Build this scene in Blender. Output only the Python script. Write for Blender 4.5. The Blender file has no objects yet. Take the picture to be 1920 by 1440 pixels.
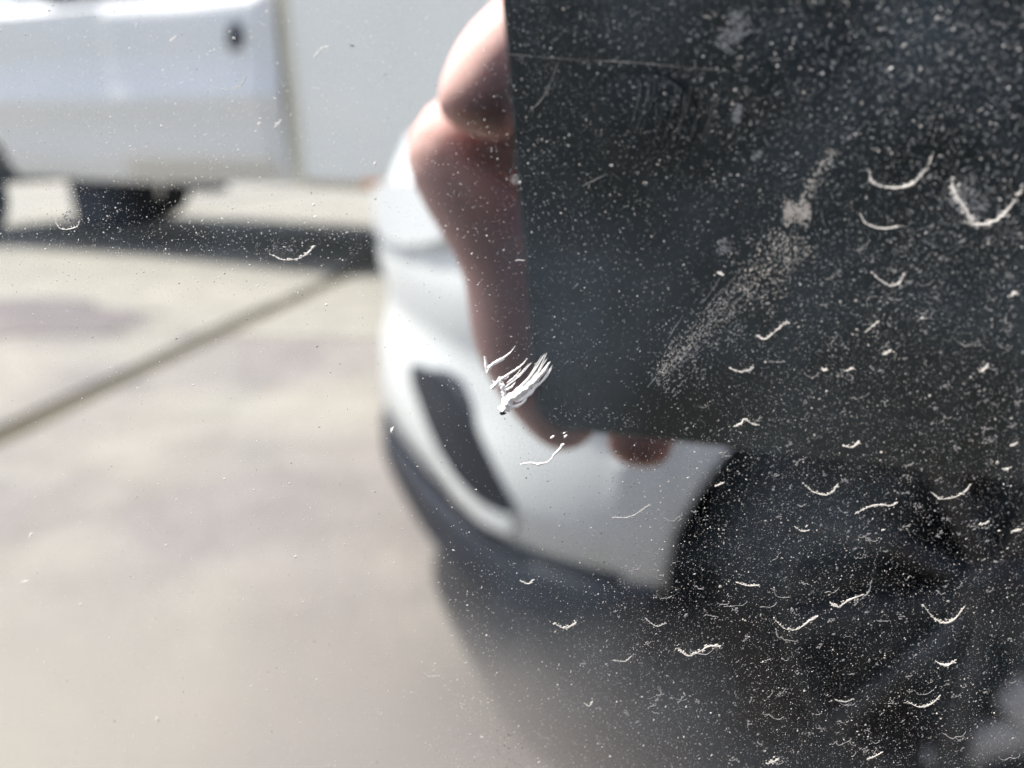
import bpy, bmesh, math, random
from math import radians as R, sin, cos, pi, sqrt
from mathutils import Vector, Matrix

S = bpy.context.scene
col = S.collection
rng = random.Random(7)

# ------------------------------------------------------------------ camera
# The polished side of the parked dark car is the vertical plane y = 0 (outside is -y).
D, H, FP = 0.055, 0.90, 1507.0
PITCH, YAW = R(17.5), R(8.63)
CAM = Vector((0, -D, H))
FW = Vector((-sin(YAW)*cos(PITCH), cos(YAW)*cos(PITCH), -sin(PITCH)))
RT = Vector((cos(YAW), sin(YAW), 0))
UP = RT.cross(FW)
cd = bpy.data.cameras.new('camera'); cam = bpy.data.objects.new('camera', cd); col.objects.link(cam)
m = Matrix((RT, UP, -FW)).transposed().to_4x4(); m.translation = CAM
cam.matrix_world = m
cd.sensor_width = 36; cd.lens = FP/1920*36
cd.clip_start = 0.001; cd.clip_end = 2000
cd.dof.use_dof = True; cd.dof.focus_distance = 0.0615
cd.dof.aperture_fstop = (cd.lens)/1.5          # 1.5 mm pupil, as in a phone
S.camera = cam

# ------------------------------------------------------------------ world, sun, exposure
SUN_EL, SUN_AZ = 67.0, 251.0                    # the sun stands behind the photographer
w = bpy.data.worlds.new('World'); S.world = w; w.use_nodes = True
nt = w.node_tree; bg = nt.nodes['Background']
sky = nt.nodes.new('ShaderNodeTexSky'); sky.sky_type = 'NISHITA'; sky.sun_disc = False
sky.sun_elevation = R(SUN_EL); sky.sun_rotation = R(SUN_AZ)
sky.air_density = 1.0; sky.dust_density = 4; sky.ozone_density = 1.0
nt.links.new(sky.outputs[0], bg.inputs[0]); bg.inputs[1].default_value = 0.15
sl = bpy.data.lights.new('sun', 'SUN'); sl.energy = 4.4; sl.angle = R(0.8); sl.color = (1, .955, .89)
so = bpy.data.objects.new('sun', sl); col.objects.link(so)
az, el = R(SUN_AZ), R(SUN_EL)
sdir = Vector((sin(az)*cos(el), cos(az)*cos(el), sin(el)))
so.rotation_euler = (-sdir).to_track_quat('-Z', 'Y').to_euler(); so.location = (0, -3, 6)
S.view_settings.view_transform = 'Standard'; S.view_settings.look = 'None'
S.view_settings.gamma = 1; S.view_settings.use_curve_mapping = False
S.view_settings.exposure = 1.0
S.render.engine = 'CYCLES'
S.cycles.caustics_reflective = False; S.cycles.caustics_refractive = False
S.cycles.max_bounces = 8

# ------------------------------------------------------------------ helpers
def tag(o, label=None, cat=None, group=None, kind=None):
    if label: o['label'] = label
    if cat: o['category'] = cat
    if group: o['group'] = group
    if kind: o['kind'] = kind
    return o

def empty(name, loc, label, cat, group=None):
    o = bpy.data.objects.new(name, None); col.objects.link(o); o.location = loc
    return tag(o, label, cat, group)

def link(o, parent=None):
    col.objects.link(o)
    if parent:
        o.parent = parent
        p = parent; off = Vector(p.location)
        while p.parent: p = p.parent; off += Vector(p.location)
        o.location = Vector(o.location) - off
    return o

class MB:
    def __init__(s): s.v = []; s.f = []
    def add(s, vs, fs):
        n = len(s.v); s.v += [tuple(v) for v in vs]; s.f += [tuple(i+n for i in f) for f in fs]
    def box(s, lo, hi, mt=None):
        x0, y0, z0 = lo; x1, y1, z1 = hi
        vs = [Vector(p) for p in ((x0,y0,z0),(x1,y0,z0),(x1,y1,z0),(x0,y1,z0),(x0,y0,z1),(x1,y0,z1),(x1,y1,z1),(x0,y1,z1))]
        if mt: vs = [mt @ v for v in vs]
        s.add(vs, [(0,3,2,1),(4,5,6,7),(0,1,5,4),(1,2,6,5),(2,3,7,6),(3,0,4,7)])
    def tube(s, pts, rad, n=12, cap=True):
        pts = [Vector(p) for p in pts]
        if not isinstance(rad, (list, tuple)): rad = [rad]*len(pts)
        rings = []
        for i, p in enumerate(pts):
            t = (pts[min(i+1, len(pts)-1)] - pts[max(i-1, 0)]).normalized()
            a = t.orthogonal().normalized() if i == 0 else (a - t*a.dot(t)).normalized()
            b = t.cross(a)
            rings.append([p + (a*cos(2*pi*k/n) + b*sin(2*pi*k/n))*rad[i] for k in range(n)])
        vs = [v for r_ in rings for v in r_]
        fs = [(i*n+k, i*n+(k+1) % n, (i+1)*n+(k+1) % n, (i+1)*n+k) for i in range(len(pts)-1) for k in range(n)]
        if cap: fs += [tuple(range(n))[::-1], tuple((len(pts)-1)*n+k for k in range(n))]
        s.add(vs, fs)
    def rings(s, rs, closed=True, cap=(False, False)):
        n = len(rs[0]); vs = [v for r_ in rs for v in r_]
        kk = n if closed else n-1
        fs = [(i*n+k, i*n+(k+1) % n, (i+1)*n+(k+1) % n, (i+1)*n+k) for i in range(len(rs)-1) for k in range(kk)]
        if cap[0]: fs.append(tuple(range(n))[::-1])
        if cap[1]: fs.append(tuple((len(rs)-1)*n+k for k in range(n)))
        s.add(vs, fs)
    def build(s, name, mat, parent=None, smooth=True, flip=False, recalc=True, bevel=0, seg=2, solid=0):
        v = [(a, -b, c) for a, b, c in s.v] if flip else s.v
        me = bpy.data.meshes.new(name); me.from_pydata(v, [], s.f)
        if recalc:
            bm = bmesh.new(); bm.from_mesh(me)
            bmesh.ops.recalc_face_normals(bm, faces=bm.faces)
            if bevel: bmesh.ops.bevel(bm, geom=bm.edges[:], offset=bevel, segments=seg, affect='EDGES', clamp_overlap=True)
            bm.to_mesh(me); bm.free()
        me.materials.append(mat)
        if smooth:
            for p in me.polygons: p.use_smooth = True
            me.set_sharp_from_angle(angle=R(40))
        o = bpy.data.objects.new(name, me)
        if solid:
            md = o.modifiers.new('thickness', 'SOLIDIFY'); md.thickness = solid; md.offset = 0
        return link(o, parent)

def nodes(name):
    mt = bpy.data.materials.new(name); mt.use_nodes = True
    n = mt.node_tree; return mt, n, n.nodes['Principled BSDF']
def mat(name, c, rough=.5, metal=0, coat=0, var=0, scale=20, bump=0, spec=.5, sss=0):
    mt, n, b = nodes(name)
    b.inputs['Roughness'].default_value = rough; b.inputs['Metallic'].default_value = metal
    b.inputs['Coat Weight'].default_value = coat; b.inputs['Specular IOR Level'].default_value = spec
    b.inputs['Base Color'].default_value = (*c, 1)
    if sss:
        b.inputs['Subsurface Weight'].default_value = sss; b.inputs['Subsurface Radius'].default_value = (1, .35, .2)
        b.inputs['Subsurface Scale'].default_value = .004
    tc = n.nodes.new('ShaderNodeTexCoord'); ns = n.nodes.new('ShaderNodeTexNoise')
    ns.inputs['Scale'].default_value = scale; ns.inputs['Detail'].default_value = 6
    n.links.new(tc.outputs['Object'], ns.inputs['Vector'])
    if var:
        mx = n.nodes.new('ShaderNodeMix'); mx.data_type = 'RGBA'
        mx.inputs['A'].default_value = (*[x*(1-var) for x in c], 1); mx.inputs['B'].default_value = (*[min(1, x*(1+var)) for x in c], 1)
        n.links.new(ns.outputs['Fac'], mx.inputs['Factor']); n.links.new(mx.outputs['Result'], b.inputs['Base Color'])
    if bump:
        bp = n.nodes.new('ShaderNodeBump'); bp.inputs['Distance'].default_value = bump; bp.inputs['Strength'].default_value = .6
        n.links.new(ns.outputs['Fac'], bp.inputs['Height']); n.links.new(bp.outputs['Normal'], b.inputs['Normal'])
    return mt

M = {}
M['white_paint'] = mat('white_car_paint', (.70, .72, .705), .45, coat=.12, var=.03, scale=3)
M['silver_paint'] = mat('pale_silver_truck_paint', (.78, .765, .745), .35, coat=.5, var=.03, scale=2)
M['box_white'] = mat('white_truck_box_panel', (.87, .85, .78), .5, var=.04, scale=1.5)
M['plastic'] = mat('black_trim_plastic', (.022, .025, .034), .6, var=.2, scale=60, spec=.25)
M['dark_gloss'] = mat('dark_intake_plastic', (.02, .023, .032), .55, var=.15, scale=40, spec=.2)
M['rubber'] = mat('black_tyre_rubber', (.018, .018, .02), .8, var=.3, scale=50, bump=.001)
M['alloy_dark'] = mat('dark_grey_alloy', (.06, .062, .066), .45, metal=.5)
M['alloy'] = mat('silver_alloy', (.62, .62, .64), .3, metal=.9)
M['caliper'] = mat('silver_caliper_paint', (.62, .61, .60), .55, metal=.3)
M['glass'] = mat('dark_window_glass', (.012, .015, .018), .05, spec=.6)
M['lamp_glass'] = mat('clear_lamp_lens', (.78, .80, .80), .3, spec=.5)
M['orange'] = mat('orange_marker_lens', (.75, .33, .12), .35)
M['phone'] = mat('black_phone_back', (.008, .017, .023), .5, var=.1, scale=200)
M['lens'] = mat('phone_lens_glass', (.008, .016, .022), .5, spec=.4)
M['screen'] = mat('phone_screen_glass', (.01, .01, .012), .05, spec=.7)
M['skin'] = mat('skin', (.86, .52, .46), .6, var=.25, scale=70, bump=.0006, sss=.25)
M['nail'] = mat('finger_nail', (.66, .40, .34), .3)
M['hair'] = mat('dark_hair', (.02, .014, .01), .6, var=.4, scale=120, bump=.004)
M['black_cloth'] = mat('black_jacket_cloth', (.012, .015, .02), .9, var=.25, scale=80, bump=.002)
M['navy_cloth'] = mat('dark_trouser_cloth', (.022, .026, .036), .9, var=.25, scale=90, bump=.002)
M['shoe'] = mat('dark_grey_shoe', (.06, .06, .065), .7, var=.2, scale=60)
M['sole'] = mat('pale_shoe_sole', (.5, .5, .48), .8)
M['eye'] = mat('eye_white', (.75, .73, .7), .2); M['iris'] = mat('brown_iris', (.05, .025, .012), .2)
M['lip'] = mat('lip_skin', (.5, .2, .17), .45)
M['chip'] = mat('white_primer', (.86, .86, .84), .7, var=.05, scale=2500)
M['mineral'] = mat('white_mineral_deposit', (.72, .70, .65), .9, var=.25, scale=2500)
M['mineral_mid'] = mat('grey_mineral_deposit', (.45, .45, .43), .9, var=.3, scale=2500)
M['mineral_thin'] = mat('thin_grey_mineral_film', (.25, .25, .25), .9, var=.4, scale=3000)
M['dust_bright'] = mat('pale_dust_grain', (.66, .65, .62), .9)
M['dust_grey'] = mat('grey_dust_grain', (.15, .16, .17), .9)
M['dust_tan'] = mat('tan_grit_grain', (.36, .345, .32), .9)

# polished dark clear-coat that mirrors the yard, under a thin film of fine dust
mt, n, b = nodes('polished_dark_clearcoat'); M['mirror'] = mt
BLUR_TOP, BLUR_BOT = .8712, .8585     # heights between which added roughness softens the mirrored car shadow's edge
gl = n.nodes.new('ShaderNodeBsdfGlossy'); gl.inputs['Color'].default_value = (.83, .86, .87, 1); gl.inputs['Roughness'].default_value = 0.0
df = n.nodes.new('ShaderNodeBsdfDiffuse'); df.inputs['Color'].default_value = (.30, .40, .48, 1)
mx = n.nodes.new('ShaderNodeMixShader'); tc = n.nodes.new('ShaderNodeTexCoord')
nw = n.nodes.new('ShaderNodeTexNoise'); nw.inputs['Scale'].default_value = 45; nw.inputs['Detail'].default_value = 1; n.links.new(tc.outputs['Object'], nw.inputs['Vector'])
bw = n.nodes.new('ShaderNodeBump'); bw.inputs['Strength'].default_value = 1; bw.inputs['Distance'].default_value = .00009; n.links.new(nw.outputs['Fac'], bw.inputs['Height'])
n.links.new(bw.outputs['Normal'], gl.inputs['Normal'])     # the slight waviness of car lacquer
n1 = n.nodes.new('ShaderNodeTexNoise'); n1.inputs['Scale'].default_value = 75; n1.inputs['Detail'].default_value = 5
n2 = n.nodes.new('ShaderNodeTexNoise'); n2.inputs['Scale'].default_value = 5200; n2.inputs['Detail'].default_value = 3
mr = n.nodes.new('ShaderNodeMapRange'); mr.inputs[1].default_value = .42; mr.inputs[2].default_value = .72; mr.inputs[3].default_value = .002; mr.inputs[4].default_value = .10
ma = n.nodes.new('ShaderNodeMath'); ma.operation = 'MULTIPLY'
m2 = n.nodes.new('ShaderNodeMapRange'); m2.inputs[1].default_value = .35; m2.inputs[2].default_value = .75; m2.inputs[3].default_value = .55; m2.inputs[4].default_value = 1.9
for q in (n1, n2): n.links.new(tc.outputs['Object'], q.inputs['Vector'])
n.links.new(n1.outputs['Fac'], mr.inputs[0]); n.links.new(n2.outputs['Fac'], m2.inputs[0])
n.links.new(mr.outputs[0], ma.inputs[0]); n.links.new(m2.outputs[0], ma.inputs[1])
n.links.new(ma.outputs[0], mx.inputs[0]); n.links.new(gl.outputs[0], mx.inputs[1]); n.links.new(df.outputs[0], mx.inputs[2])
gr = n.nodes.new('ShaderNodeBsdfGlossy'); gr.inputs['Color'].default_value = (.80, .82, .83, 1); gr.inputs['Roughness'].default_value = .27
sx_ = n.nodes.new('ShaderNodeSeparateXYZ'); n.links.new(tc.outputs['Object'], sx_.inputs[0])
mz = n.nodes.new('ShaderNodeMapRange'); mz.interpolation_type = 'SMOOTHSTEP'
n3 = n.nodes.new('ShaderNodeTexNoise'); n3.inputs['Scale'].default_value = 90; n3.inputs['Detail'].default_value = 3; n.links.new(tc.outputs['Object'], n3.inputs['Vector'])
ad = n.nodes.new('ShaderNodeMath'); ad.operation = 'MULTIPLY_ADD'; ad.inputs[1].default_value = .008; n.links.new(n3.outputs['Fac'], ad.inputs[0]); n.links.new(sx_.outputs['Z'], ad.inputs[2])
n.links.new(ad.outputs[0], mz.inputs[0]); mz.inputs[1].default_value = BLUR_TOP; mz.inputs[2].default_value = BLUR_BOT; mz.inputs[3].default_value = 0; mz.inputs[4].default_value = .85
mg = n.nodes.new('ShaderNodeMixShader'); mxx = n.nodes.new('ShaderNodeMapRange'); mxx.interpolation_type = 'SMOOTHSTEP'; n.links.new(sx_.outputs['X'], mxx.inputs[0])
mxx.inputs[1].default_value = -.010; mxx.inputs[2].default_value = .016; mxx.inputs[3].default_value = 1; mxx.inputs[4].default_value = .12
mul = n.nodes.new('ShaderNodeMath'); mul.operation = 'MULTIPLY'; n.links.new(mz.outputs[0], mul.inputs[0]); n.links.new(mxx.outputs[0], mul.inputs[1])
n.links.new(mul.outputs[0], mg.inputs[0]); n.links.new(gl.outputs[0], mg.inputs[1]); n.links.new(gr.outputs[0], mg.inputs[2])
n.links.new(mg.outputs[0], mx.inputs[1])
n.links.new(mx.outputs[0], n.nodes['Material Output'].inputs['Surface'])

# concrete
def concrete(name, base, warm, seed):
    mt, n, b = nodes(name)
    tc = n.nodes.new('ShaderNodeTexCoord')
    mp = n.nodes.new('ShaderNodeMapping'); mp.inputs['Location'].default_value = (seed*7.3, seed*3.1, 0)
    n.links.new(tc.outputs['Object'], mp.inputs['Vector'])
    a = n.nodes.new('ShaderNodeTexNoise'); a.inputs['Scale'].default_value = 1.1; a.inputs['Detail'].default_value = 4
    c = n.nodes.new('ShaderNodeTexNoise'); c.inputs['Scale'].default_value = 45; c.inputs['Detail'].default_value = 8
    e = n.nodes.new('ShaderNodeTexNoise'); e.inputs['Scale'].default_value = 5; e.inputs['Detail'].default_value = 3
    for q in (a, c, e): n.links.new(mp.outputs[0], q.inputs['Vector'])
    r1 = n.nodes.new('ShaderNodeMapRange'); r1.inputs[1].default_value = .4; r1.inputs[2].default_value = .6
    n.links.new(a.outputs['Fac'], r1.inputs[0])
    x = n.nodes.new('ShaderNodeMix'); x.data_type = 'RGBA'; x.inputs['A'].default_value = (*base, 1); x.inputs['B'].default_value = (*warm, 1)
    n.links.new(r1.outputs[0], x.inputs['Factor'])
    y = n.nodes.new('ShaderNodeMix'); y.data_type = 'RGBA'; y.blend_type = 'MULTIPLY'; y.inputs['Factor'].default_value = .5
    n.links.new(x.outputs['Result'], y.inputs['A'])
    rp = n.nodes.new('ShaderNodeMapRange'); rp.inputs[1].default_value = .25; rp.inputs[2].default_value = .75; rp.inputs[3].default_value = .55; rp.inputs[4].default_value = 1.25
    n.links.new(c.outputs['Fac'], rp.inputs[0]); n.links.new(rp.outputs[0], y.inputs['B'])
    z = n.nodes.new('ShaderNodeMix'); z.data_type = 'RGBA'; z.blend_type = 'MULTIPLY'; z.inputs['Factor'].default_value = .35
    rq = n.nodes.new('ShaderNodeMapRange'); rq.inputs[1].default_value = .35; rq.inputs[2].default_value = .6; rq.inputs[3].default_value = .62; rq.inputs[4].default_value = 1.1
    n.links.new(e.outputs['Fac'], rq.inputs[0]); n.links.new(y.outputs['Result'], z.inputs['A']); n.links.new(rq.outputs[0], z.inputs['B'])
    n.links.new(z.outputs['Result'], b.inputs['Base Color']); b.inputs['Roughness'].default_value = .9
    bp = n.nodes.new('ShaderNodeBump'); bp.inputs['Distance'].default_value = .003; bp.inputs['Strength'].default_value = .6
    n.links.new(c.outputs['Fac'], bp.inputs['Height']); n.links.new(bp.outputs['Normal'], b.inputs['Normal'])
    return mt
M['concrete'] = [concrete('warm_grey_concrete', (.178, .160, .150), (.235, .218, .188), 1),
                 concrete('beige_concrete', (.25, .235, .198), (.225, .212, .182), 2)]
M['earth'] = concrete('pale_packed_gravel', (.25, .23, .19), (.28, .26, .22), 5)
M['joint'] = mat('dark_joint_filler', (.062, .052, .032), .95, var=.3, scale=30)

# ------------------------------------------------------------------ ground
g = MB(); g.add([(-500,-500,-.03),(500,-500,-.03),(500,500,-.03),(-500,500,-.03)], [(0,1,2,3)])
tag(g.build('ground', M['earth'], smooth=False, recalc=False), kind='structure')
g = MB(); g.box((-9.5,-14.5,-.06), (9.0,4.5,-.014))
ft = tag(g.build('yard_pavement', M['joint'], smooth=False), kind='structure')
xs = [-9.4, -5.5, -1.93, 1.6, 5.2, 8.9]; ys = [4.4, 0.9, -3.36, -7.4, -10.9, -14.4]
for i in range(5):
    for j in range(5):
        s_ = MB(); q = .066
        s_.box((xs[i]+q, ys[j+1]+(.008), -.055), (xs[i+1]-q, ys[j]-(.008), rng.uniform(-.002, .002)))
        k = 1 if (j >= 2 or i == 0) else 0
        s_.build('concrete_slab', M['concrete'][k], ft, smooth=False, bevel=.004, seg=1)

M['stain'] = concrete('old_oil_stain', (.135, .117, .115), (.16, .14, .13), 9)
for x_, y_, a_, b2_ in ((-3.25, -3.45, .95, .42),):
    st = MB(); st.add([(x_+a_*cos(2*pi*k/36)*(1+.18*sin(3*k*.5+x_)), y_+b2_*sin(2*pi*k/36)*(1+.15*cos(k*.9)), .004) for k in range(36)], [tuple(range(36))]); st.build('stain', M['stain'], ft, smooth=False)

# ------------------------------------------------------------------ cars
def cr(K, n_=14):
    out = []; K = [Vector(k) for k in K]; K = [2*K[0]-K[1]] + K + [2*K[-1]-K[-2]]
    for i in range(1, len(K)-2):
        for j in range(n_):
            t = j/n_; a, b_, c, e = K[i-1], K[i], K[i+1], K[i+2]
            out.append(.5*((2*b_)+(c-a)*t+(2*a-5*b_+4*c-e)*t*t+(3*b_-a-3*c+e)*t**3))
    out.append(K[-2]); return out

def wheel(parent, c, side, rim_mat, spoke_mat, R_=.355, flip=False, W=.21):
    """side = direction in y of the outer face"""
    x, y, z = c
    def circ(rad, yy, n_=48): return [(x+rad*cos(2*pi*k/n_), yy, z+rad*sin(2*pi*k/n_)) for k in range(n_)]
    t = MB()
    prof = [(.275,.0),(.285,.012),(.33,.016),(.349,.008),(.355,-.02),(.355,-W+.02),(.345,-W),(.275,-W)]
    t.rings([circ(r_*R_/.355, y+side*o_) for r_, o_ in prof])
    wh = t.build('wheel', M['rubber'], parent, flip=flip)
    rm = MB(); k = R_/.355
    rm.rings([circ(r_*k, y+side*o_) for r_, o_ in [(.276,-.02),(.272,.004),(.262,.004),(.255,-.02),(.25,-.09),(.05,-.10),(.03,-.10)]], cap=(False, True))
    rm.build('rim', rim_mat, wh, flip=flip)
    for a in range(10):
        an = 2*pi*a/10 + .2
        sp = MB(); d = Vector((cos(an), 0, sin(an))); pz = Vector((-sin(an), 0, cos(an)))
        o0 = Vector((x, y, z)); yy = Vector((0, side, 0))
        p = [(.04, .016, -.035), (.15, .013, -.022), (.262, .02, -.004)]
        top = []; 
        for r_, w_, o_ in p:
            top.append([o0+d*r_*k+pz*w_+yy*o_, o0+d*r_*k+pz*w_*.4+yy*(o_+.008), o0+d*r_*k-pz*w_*.4+yy*(o_+.008), o0+d*r_*k-pz*w_+yy*o_, o0+d*r_*k-pz*w_*.8+yy*(o_-.04), o0+d*r_*k+pz*w_*.8+yy*(o_-.04)])
        sp.rings(top, cap=(True, True)); sp.build('spoke', spoke_mat, wh, flip=flip)
    hb = MB(); hb.rings([circ(r_*k, y+side*o_) for r_, o_ in [(.055,-.06),(.055,-.028),(.046,-.018),(.03,-.014),(.001,-.013)]], cap=(False, True))
    hb.build('hub_cap', rim_mat, wh, flip=flip)
    return wh

# --- white car (built at y > 0 and mirrored to its place behind the photographer)
wc = empty('white_car', (1.4, -1.7, 0), 'white car mirrored below the hand, curved bumper with slim dark intake slit', 'car')
K = [(-.525,1.75),(-.51,1.5),(-.445,1.33),(-.31,1.09),(-.20,.95),(-.09,.872),(.05,.832),(.3,.815),(1.0,.805),(2.0,.80),(3.0,.815),(3.55,.86),(3.78,1.0),(3.84,1.3),(3.85,1.75)]
half = cr(K); full = half + [Vector((p.x, 3.5-p.y)) for p in half[-2:0:-1]]
AX = [(.47, .33, .42), (3.05, .33, .41)]
CX, CY = 1.6, 1.75
def zb(x, y, base):
    for ax, az_, ar in AX:
        if abs(x-ax) < ar and (y < 1.15 or y > 2.35): return max(base, az_ + sqrt(ar*ar-(x-ax)**2))
    return base
def inset(p, k):   # shrink towards the middle line, in metres
    v = Vector((p.x - CX, p.y - CY)); 
    return Vector((CX + v.x*(1-k/2.1), CY + v.y*(1-k/.95)))
bodyp = []
for p in full: bodyp.append(p)
# extra columns where the arches begin
def dens(pl):
    out = []
    for i, p in enumerate(pl):
        q = pl[(i+1) % len(pl)]; out.append(p)
        if (q-p).length > .04 and (p.y < 1.15 or p.y > 2.35):
            nn = int((q-p).length/.02)
            for j in range(1, nn): out.append(p.lerp(q, j/nn))
    return out
bodyp = dens(bodyp)
b_ = MB(); lv = [0,.06,.15,.3,.42,.5,.6,.7,.8,.88,.94,.98,1.0]
rows = []
for t in lv:
    row = []
    for p in bodyp:
        z0 = zb(p.x, p.y, .345); hood = .90 + .09*min(1, max(0, (p.x+.3)/1.2))
        z = z0 + (hood-z0)*t
        k = 0.0
        if z > .62: k += .05*((z-.62)/.35)**2.2
        if .36 < z < .42: k += .0
        k += .012*math.exp(-((z-.60)/.03)**2)      # shallow crease along the side
        if z < .37: k += .01
        q = inset(p, k*(2.2 if p.x < 0 else 1)); row.append((q.x, q.y, z))
    rows.append(row)
b_.rings(rows)
top = rows[-1]
for sc_, dz in ((.9,.03),(.6,.05),(.2,.06),(.02,.06)):
    rows2 = [(CX+(x-CX)*(1-(1-sc_)*.55), CY+(y-CY)*sc_, z+dz) for x, y, z in top]
    b_.rings([top if sc_ == .9 else last, rows2]); last = rows2
b_.build('body', M['white_paint'], wc, flip=True)
# black lower valance
c_ = MB(); rows = []
for zz, k in ((.35,.004),(.33,-.002),(.27,.0),(.245,.02),(.24,.08)):
    rows.append([(*inset(p, k), zb(p.x, p.y, zz) + (0 if zb(p.x, p.y, zz) == zz else .001)) for p in bodyp if True])
# only keep the valance outside the arches
nn = len(bodyp); vs = [v for r_ in rows for v in r_]; fs = []
for i in range(len(rows)-1):
    for k in range(nn):
        k2 = (k+1) % nn
        if zb(bodyp[k].x, bodyp[k].y, .3) > .31 and zb(bodyp[k2].x, bodyp[k2].y, .3) > .31: continue
        fs.append((i*nn+k, i*nn+k2, (i+1)*nn+k2, (i+1)*nn+k))
c_.add(vs, fs); c_.build('lower_trim', M['plastic'], wc, flip=True, solid=.004)
# underside and arch liners
u_ = MB(); u_.box((.95,.9,.26),(2.6,2.6,.34)); u_.box((-.2,1.15,.26),(.95,2.35,.34)); u_.box((2.6,1.15,.26),(3.6,2.35,.34)); u_.build('underbody', M['plastic'], wc, flip=True)
for ax, az_, ar in AX:
    for sgn in (1, -1):
        l_ = MB()
        y0, y1 = (.835, 1.15) if sgn == 1 else (2.665, 2.35)
        arc = lambda yy: [(ax+(ar+.004)*cos(pi*k/24), yy, az_+(ar+.004)*sin(pi*k/24)) for k in range(-3, 28)]
        l_.rings([arc(y0), arc(y1), [(ax, y1, az_)]*31], closed=False); l_.build('arch_liner', M['plastic'], wc, flip=True)
        whl = wheel(wc, (ax, .865 if sgn == 1 else 2.635, .345), -sgn, M['alloy_dark'], M['alloy_dark'], flip=True)
        cq = MB(); yy_ = .90 if sgn == 1 else 2.60
        cq.tube([(ax+.05, yy_, .345-.17), (ax+.07, yy_, .345-.13), (ax+.11, yy_, .345-.08)], .03, 8); cq.tube([(ax-.05, yy_, .345-.27), (ax+.02, yy_, .345-.215), (ax+.12, yy_, .345-.16)], .02, 8); cq.build('brake_caliper', M['caliper'], whl, flip=True)
# intake slit : a dark recess panel with a rim, follows the bumper's curve
arc_s = [0]
for p, q in zip(half, half[1:]): arc_s.append(arc_s[-1] + (q-p).length)
def at_s(s):
    for i in range(len(half)-1):
        if arc_s[i+1] >= s:
            t = (s-arc_s[i])/(arc_s[i+1]-arc_s[i]); p = half[i].lerp(half[i+1], t); d = (half[i+1]-half[i]).normalized()
            return p, Vector((d.y, -d.x))
def ribbon(name, pts, off, material):
    """pts: (s, z_top, z_bottom)"""
    o_ = MB(); top, mid, bot = [], [], []
    for s, zt, z_ in pts:
        p, nn_ = at_s(s)
        if nn_.dot(p - Vector((CX, CY))) < 0: nn_ = -nn_
        a = p + nn_*off; c2 = p - nn_*.03
        top.append([(c2.x, c2.y, zt+.004), (a.x, a.y, zt), (a.x, a.y, (zt+z_)/2), (a.x, a.y, z_), (c2.x, c2.y, z_-.004)])
    o_.rings(top, closed=False); return o_.build(name, material, wc, flip=True)
S0 = [(.63,.535,.505),(.66,.538,.490),(.70,.54,.468),(.76,.538,.440),(.82,.530,.420),(.86,.512,.412),(.89,.485,.408),(.92,.458,.409),(.945,.436,.412),(.96,.425,.416)]
ribbon('intake', [(s, zt+.030*max(0, sin(pi*max(0, s-.68)/.28))**1.3, z_-.004) for s, zt, z_ in S0], .006, M['dark_gloss'])
ribbon('bumper_blade', [(s, z_-.008, z_-.032) for s, zt, z_ in S0], .006, M['white_paint'])
ribbon('headlight', [(.30,.80,.72),(.45,.82,.72),(.60,.83,.73),(.74,.835,.75),(.84,.835,.775),(.9,.833,.80)], .002, M['lamp_glass'])
# cabin
def ring(x0, x1, y0, y1, z, r_=.12):
    o = []
    for cx_, cy_, a0 in ((x1-r_, y1-r_, 0), (x0+r_, y1-r_, 90), (x0+r_, y0+r_, 180), (x1-r_, y0+r_, 270)):
        for k in range(7): a = R(a0+k*15); o.append((cx_+r_*cos(a), cy_+r_*sin(a), z))
    return o
cb = MB(); cb.rings([ring(.95,3.7,.93,2.57,.97), ring(1.45,3.45,1.05,2.45,1.38)]); cb.build('window', M['glass'], wc, flip=True)
cb = MB(); cb.rings([ring(1.42,3.48,1.03,2.47,1.38), ring(1.46,3.44,1.06,2.44,1.41), ring(1.6,3.3,1.2,2.3,1.45)], cap=(True, True)); cb.build('roof', M['white_paint'], wc, flip=True)
for x_ in (1.05, 2.12):
    for y_ in (.797, 2.703):
        h_ = MB(); h_.tube([(x_+.7,y_+(.01 if y_<1 else -.01),.80),(x_+.71,y_-(.03 if y_<1 else -.03),.80),(x_+.87,y_-(.03 if y_<1 else -.03),.80),(x_+.88,y_+(.01 if y_<1 else -.01),.80)], .011, 8); h_.build('door_handle', M['white_paint'], wc, flip=True)

# --- box truck
tr = empty('box_truck', (-2.2, -6.3, 0), 'pale silver box truck with white cargo box parked across the yard, mirrored at top left', 'truck')
TA = R(-12)     # in mirrored space the side runs from (-1.55,5.15) away to the left
T = Matrix.Translation((-2.30, 5.28, 0)) @ Matrix.Rotation(TA, 4, 'Z')   # local x: along the truck, y: depth, x=0 cab/box seam
def tm(mb):  # transform the points
    mb.v = [tuple(T @ Vector(v)) for v in mb.v]; return mb
def box(name, lo, hi, material, parent=tr, bevel=.02, seg=2):
    m_ = MB(); m_.box(lo, hi); tm(m_); return m_.build(name, material, parent, flip=True, bevel=bevel, seg=seg)
box('cargo_box', (.0, 0, .55), (4.6, 2.55, 2.2), M['box_white'], bevel=.03)
box('corner_post', (-.0, -.012, .56), (.07, .03, 2.19), mat('yellowed_post', (.70, .64, .50), .5), bevel=.005)
box('lower_rail', (.08, -.01, .535), (4.6, .05, .60), mat('tan_rail', (.55, .47, .36), .5), bevel=.005)
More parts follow.
